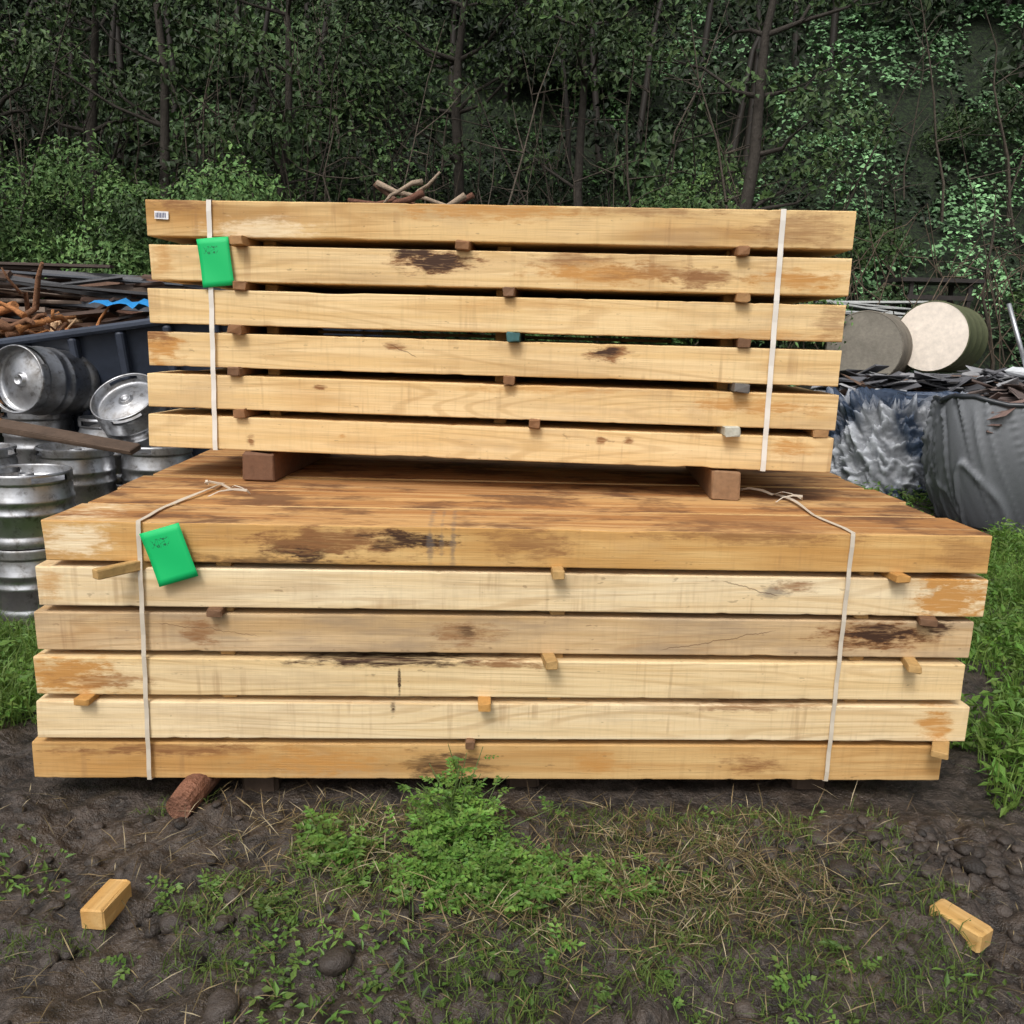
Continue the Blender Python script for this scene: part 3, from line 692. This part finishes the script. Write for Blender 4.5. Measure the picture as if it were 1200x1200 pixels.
# ivy carpet over the bank
mb=MB();N=135000
x=rng.uniform(-15,20,N);y=10.5+15.5*rng.uniform(0,1,N)**1.2
keep=fbm(x*.9,y*.9,21,3)>.35;x=x[keep];y=y[keep];N=len(x)
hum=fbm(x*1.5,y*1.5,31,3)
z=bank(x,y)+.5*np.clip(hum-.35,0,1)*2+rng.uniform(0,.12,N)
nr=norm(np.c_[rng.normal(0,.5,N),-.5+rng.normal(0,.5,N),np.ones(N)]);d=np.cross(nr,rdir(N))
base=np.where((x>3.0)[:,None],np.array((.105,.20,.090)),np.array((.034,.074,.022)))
cc=base*rng.uniform(.4,1.6,(N,1))*(np.clip(hum-.28,0,1)*4.2+.15)[:,None]*(1-.35*sstep(y,15,21))[:,None]  # dips between hummocks darkened, shade put into the leaf colour
sz=1+.05*(y-10)
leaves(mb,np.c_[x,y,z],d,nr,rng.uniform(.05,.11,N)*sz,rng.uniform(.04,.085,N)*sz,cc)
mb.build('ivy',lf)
mb=MB()
def zone_shade(x,y): return .30+1.3*float(fbm(np.array(x*.33),np.array(y*.5),133,2))**1.6*2  # broad patches of shade painted into the leaf colour
for q in range(180):
    x=rng.uniform(-11,12);y=rng.uniform(11.6,17)
    if x>3.8 and rng.uniform()<.90: continue
    s=rng.uniform(.4,1.1)
    if -2.8<x<-.4 and y<13.5: continue
    hh=float(bank(x,y));base=np.array([(.030,.062,.019),(.045,.092,.026),(.018,.038,.014),(.062,.12,.034)][rng.integers(0,4)])*zone_shade(x,y)
    for k in range(3):
        clump(mb,(x+rng.normal(0,.4),y+rng.normal(0,.3),hh+s*rng.uniform(.3,1.7)),(s*.8,s*.7,s*.7),int(340*s),.09,base)
for q in range(52):
    x=rng.uniform(-9,-2.6) if q<42 else rng.uniform(-.4,3.4);y=rng.uniform(10.2,12.2);s=rng.uniform(.35,.85)
    clump(mb,(x,y,1.3+rng.uniform(0,2.0)),(s,s*.8,s*.9),650,.07,np.array((.062,.128,.038))*rng.uniform(.4,1.6))
mb.build('bushes',lf)
# thin saplings and bare stems
mb=MB()
for q in range(210):
    x=rng.uniform(-12,13);y=rng.uniform(11.3,17);h=float(bank(x,y));H=rng.uniform(2.0,5.2)
    if x>4.2 and rng.uniform()<.75: continue
    ln=rng.normal(0,.18);P=[(x+ln*H*(k/6)**1.2+rng.normal(0,.05),y+rng.normal(0,.03),h+H*k/6) for k in range(7)]
    cc=np.array((.05,.041,.032))*rng.uniform(.4,2.4)
    tube(mb,P,np.linspace(.026,.005,7)*rng.uniform(.4,1.4),5,cc,0,False)
    for b in range(5):
        k=rng.integers(2,6);p0_=np.array(P[k]);dd=np.array([rng.normal(0,1),rng.normal(0,.4),rng.uniform(.1,.9)]);dd/=np.linalg.norm(dd);l=rng.uniform(.3,1.1)
        tube(mb,[p0_,p0_+dd*l*.5+rng.normal(0,.04,3),p0_+dd*l],[.010,.007,.003],4,cc,0,False)
for q in range(40):
    x=rng.uniform(3.6,8);y=rng.uniform(10.8,13);h=float(bank(x,y));dr=rng.choice([-1,1]);L=rng.uniform(1,2.4)
    P=[(x+dr*L*k/7,y,h+rng.uniform(1.3,2.2)*math.sin(math.pi*k/8)) for k in range(8)]
    tube(mb,P,.008,4,(.12,.09,.065),0,False)
mb.build('saplings',bark)
def tree(name,x,y,H,R_,lean=0,cr=1.5,nl=2600,base=(.031,.060,.019),tc=(.05,.043,.036)):
    m=MB();h=float(bank(x,y))-.1
    P=[np.array((x+lean*H*(k/8)**1.3+.06*math.sin(k*1.3+x),y+.05*math.cos(k*1.1),h+H*k/8)) for k in range(9)]
    tube(m,P,R_*np.array([1.35,1.05,.95,.86,.76,.64,.5,.36,.2]),10,tc,0,False,True,.05)
    ends=[]
    for b in range(12):
        k=rng.integers(3,9);p0_=P[k];a=rng.uniform(0,2*math.pi);d=np.array([math.cos(a),math.sin(a)*.7,rng.uniform(.1,.7)]);l=rng.uniform(.7,1.5)*cr*.8
        Q=[p0_,p0_+d*l*.35+rng.normal(0,.05,3),p0_+d*l*.7+rng.normal(0,.08,3)+(0,0,.1),p0_+d*l+(0,0,.25)]
        tube(m,Q,R_*np.array([.38,.27,.17,.07]),6,tc,0,False)
        for s in range(3):
            q0=Q[1+s%3];dd=d+rdir(1)[0]*.8;tube(m,[q0,q0+dd*.3,q0+dd*.6+(0,0,.1)],R_*np.array([.12,.08,.03]),4,tc,0,False);ends.append(q0+dd*.55)
        ends.append(Q[-1])
    for k in (3,5): ends.append(P[k]+rng.normal(0,.1,3))
    ends.append(P[-1])
    per=nl//len(ends)*2.2
    for e in ends:
        if rng.uniform()<.15: continue
        s=rng.uniform(.3,.75)
        clump(m,e,(s*1.2,s,s*.8),int(per*s),.10,np.array(base)*rng.uniform(.5,1.9))
    m.f=[(f,1 if (not sm and f.shape[1]==4) else 0,sm) for f,mt_,sm in m.f]
    return m.build(name,[bark,lf])
T_=[(3.0,12.3,6.2,.11,.08),(-5.0,12.5,6.6,.08,-.03),(-1.1,14.5,6.4,.10,.02),(-8.0,13,6.6,.12,.05),(-3.6,12.6,6.0,.07,.08),(1.0,13.2,6.0,.08,-.05),(-6.6,13.5,6,.10,.02)]
for q,(x,y,H,R_,ln) in enumerate(T_): tree('tree' if q==0 else 'tree.%03d'%q,x,y,H,R_,ln,1.5,4200)
mb=MB()
for q in range(340):
    x=rng.uniform(-19,21);y=rng.uniform(16.0,26);hh=float(bank(x,y))
    if x>5 and y<20 and rng.uniform()<.55: continue
    clump(mb,(x,y,hh+rng.uniform(.2,1.6)),(1.1,.8,.9),230,.19,(np.array((.023,.047,.017))*rng.uniform(.3,1.6)*zone_shade(x,y)))
for q in range(60):
    x=rng.uniform(-18,19);y=rng.uniform(16,23);h=float(bank(x,y))
    tube(mb,[(x,y,h-.2),(x+rng.normal(0,.2),y,h+2.5),(x+rng.normal(0,.4),y,h+4.2)],[.09,.06,.04],6,(.025,.021,.017),0,False)
mb.build('distant_woodland',lf)

# grass & weeds on the yard
mb=MB()
def scatter(N,xa,xb,ya,yb,maskf):
    x=rng.uniform(xa,xb,N);y=rng.uniform(ya,yb,N);k=maskf(x,y);return x[k],y[k]
def notstack(x,y): return ~((x>-1.52)&(x<1.52)&(y>2.24)&(y<4.1))
def put_weeds(x,y,hmax,lsize,base):
    N=len(x);g=gh(x,y);hm=hmax*(.3+1.7*fbm(x*3.5,y*3.5,91,3)**1.3);z=g+rng.uniform(0,1,N)**1.3*hm
    nr=norm(np.c_[rng.normal(0,.6,N),rng.normal(0,.6,N)-.1,np.ones(N)]);d=np.cross(nr,rdir(N))
    lum=.35+1.3*fbm(x*2.6,y*2.6,93,3)
    leaves(mb,np.c_[x,y,z],d,nr,lsize*rng.uniform(.4,1.8,N),lsize*.5*rng.uniform(.5,1.4,N),greens(N,base,.4,.4)*lum[:,None])
def put_grass(x,y,H,base,lean=.5,W=.005,var=.35,yel=.4):
    N=len(x);a=rng.uniform(0,2*math.pi,N)
    lum=(.5+1.0*fbm(x*2.2,y*2.2,95,3))[:,None]
    blades(mb,np.c_[x,y,gh(x,y)-.01],np.c_[np.cos(a),np.sin(a),np.zeros(N)],lean*rng.uniform(.3,1.8,N),H*rng.uniform(.4,1.4,N),W,greens(N,base,var,yel)*lum)
m1=lambda x,y: notstack(x,y)&(x>1.48+.25*vnoise(y*3,y*0,3))&(fbm(x*1.8,y*1.8,41,3)+.12*sstep(y,2.6,3.6)-.25*sstep(2.45-y,0,.3)>.45)&((x<3.35)|(y<6.1)|(y>9.5))
x,y=scatter(62000,1.4,5.2,2.2,7.6,m1);put_weeds(x,y,.12,.040,(.095,.205,.036))
x,y=scatter(40000,1.4,5.2,2.2,7.8,m1);put_grass(x,y,.15,(.10,.19,.04),.6)
x,y=scatter(22000,2.2,9,7.2,11,lambda x,y:(x>0));put_weeds(x,y,.16,.055,(.07,.145,.03))
m2=lambda x,y: (x<-1.46-.1*vnoise(y*4,0*y,2))&(fbm(x*1.8,y*1.8,44,3)-.3*sstep(2.1-y,0,.3)>.43)
x,y=scatter(26000,-3.4,-1.3,1.7,4.6,m2);put_weeds(x,y,.10,.038,(.082,.175,.035))
x,y=scatter(26000,-3.4,-1.3,1.7,4.6,m2);put_grass(x,y,.14,(.095,.175,.042),.6)
def dens(x,y,s,th): return fbm(x*3,y*3,s,3)-.10*np.clip(np.abs(x-.05)-.45,0,1)+.07*np.exp(-((x-.05)/.4)**2)>th
x,y=scatter(26000,-1.8,1.9,1.1,2.28,lambda x,y:dens(x,y,51,.57));put_grass(x,y,.05,(.09,.15,.037),.9,.0035)
x,y=scatter(9000,-1.8,1.9,1.1,2.28,lambda x,y:dens(x,y,52,.59));put_weeds(x,y,.03,.022,(.09,.19,.037))
mb.build('grass',gl)
# dry straw
mb=MB()
def gm(x,y,cx,cy,sx,sy): return np.exp(-((x-cx)/sx)**2-((y-cy)/sy)**2)
def ms(x,y):
    dd=gm(x,y,-.30,2.02,.4,.20)+gm(x,y,.50,2.02,.33,.2)+gm(x,y,.25,1.85,.4,.15)*.9+.04
    return rng.uniform(0,1,len(x))<dd*(-.1+fbm(x*5,y*5,61,3)*1.7)
x,y=scatter(38000,-1.7,1.8,1.1,2.3,ms);N=len(x)
a=rng.uniform(0,2*math.pi,N);L=rng.uniform(.03,.13,N)
d=np.c_[np.cos(a),np.sin(a),rng.normal(.10,.35,N)]
c0_=np.c_[x,y,gh(x,y)+rng.uniform(.0,.04,N)]
cs=np.array([(.40,.31,.17),(.30,.22,.12),(.20,.15,.07),(.50,.42,.28),(.13,.09,.05)])[rng.integers(0,5,N)]*rng.uniform(.5,1.1,(N,1))
leaves(mb,c0_,d,np.tile((0.0,0.1,1.0),(N,1))+rdir(N)*.5,L,.0028,cs)
mb.build('dry_straw',gl)
def weed(name,pts,Hm,n,base,ls):
    m=MB()
    for q in range(n):
        cx,cy,sx,sy,hs_=pts[rng.integers(0,len(pts))]
        x=rng.normal(cx,sx);y=min(rng.normal(cy,sy),2.22);H=Hm*hs_*rng.uniform(.35,1.1)
        g=float(gh(x,y));ln=rng.normal(0,.4,2)
        P=[np.array((x+ln[0]*H*f*f,min(y+ln[1]*H*f*f,2.25),g-.01+H*f)) for f in (0,.33,.66,1)]
        tube(m,P,[.0028,.0024,.0018,.001],4,(.12,.18,.055),0,False)
        hue=rng.uniform(.65,1.25)
        for k in range(4):
            f0=rng.uniform(.2,1);p0_=P[0]*(1-f0)+P[3]*f0
            pa=rng.uniform(0,2*math.pi);el=rng.uniform(-.1,.6);d=np.array([math.cos(pa)*math.cos(el),math.sin(pa)*math.cos(el),math.sin(el)])
            sd_=norm(np.cross(d,[0,0,1.0]));Lr=rng.uniform(.03,.06)
            cs_=[];ds_=[];
            for u in (.3,.55,.8):
                for sg in (-1,1): cs_.append(p0_+d*Lr*u);ds_.append(d*.6+sd_*sg)
            cs_.append(p0_+d*Lr);ds_.append(d)
            cs_=np.array(cs_);ds_=np.array(ds_)+rng.normal(0,.15,(7,3));nr=norm(np.tile([0,-.15,1.0],(7,1))+rdir(1)*.4)
            leaves(m,cs_,ds_,nr,ls*rng.uniform(.6,1.2,7)*(1-.3*f0),ls*.5*rng.uniform(.6,1.1,7),greens(7,base,.3,.4)*hue,0)
    return m.build(name,gl)
weed('weed_plant',[(-.12,2.13,.03,.04,1.35),(-.17,2.10,.05,.05,1.0),(-.09,2.0,.09,.06,.8),(-.02,1.93,.11,.05,.6),(-.16,1.93,.08,.05,.5),(.05,1.90,.10,.05,.4)],.17,250,(.11,.25,.045),.026)
weed('weed_plant.001',[(-.50,2.08,.04,.03,1),(-.43,2.0,.03,.03,.6)],.08,18,(.10,.22,.04),.034)
weed('weed_plant.002',[(.30,1.93,.08,.04,1),(.5,1.98,.1,.04,.7)],.06,26,(.09,.20,.035),.026)
weed('weed_plant.003',[(-.6,1.75,.2,.1,1),(.6,1.6,.25,.12,.9),(0,1.5,.4,.08,1)],.05,28,(.09,.18,.038),.024)
# soil clods
mb=MB();N=700
import bmesh
bm=bmesh.new();bmesh.ops.create_icosphere(bm,subdivisions=2,radius=1);IV=np.array([v.co[:] for v in bm.verts]);IF=np.array([[v.index for v in f.verts] for f in bm.faces]);bm.free()
for q in range(N):
    if rng.uniform()<.5: x=rng.normal(1.0,.4);y=rng.normal(2.05,.14)
    else: x=rng.uniform(-1.7,1.8);y=rng.uniform(1.2,2.25)
    if y>2.22: continue
    s=rng.uniform(.004,.022)*(1.7 if rng.uniform()<.12 else 1)
    V=IV*(1+.45*(fbm(IV[:,0]*1.6+q,IV[:,1]*1.6+IV[:,2],q,3)-.5)[:,None]*2)*np.array([1.2,1,.7])*s
    V=V@rotm(0,0,rng.uniform(0,6)).T
    mb.add(V+np.array([x,y,float(gh(x,y))+s*.15]),IF,np.array((.050,.039,.032))*rng.uniform(.4,1.5),0,True)
mb.build('soil_clods',attr_mat('clod',.55,30,.5,.8,.4,0,.01))
print('done')
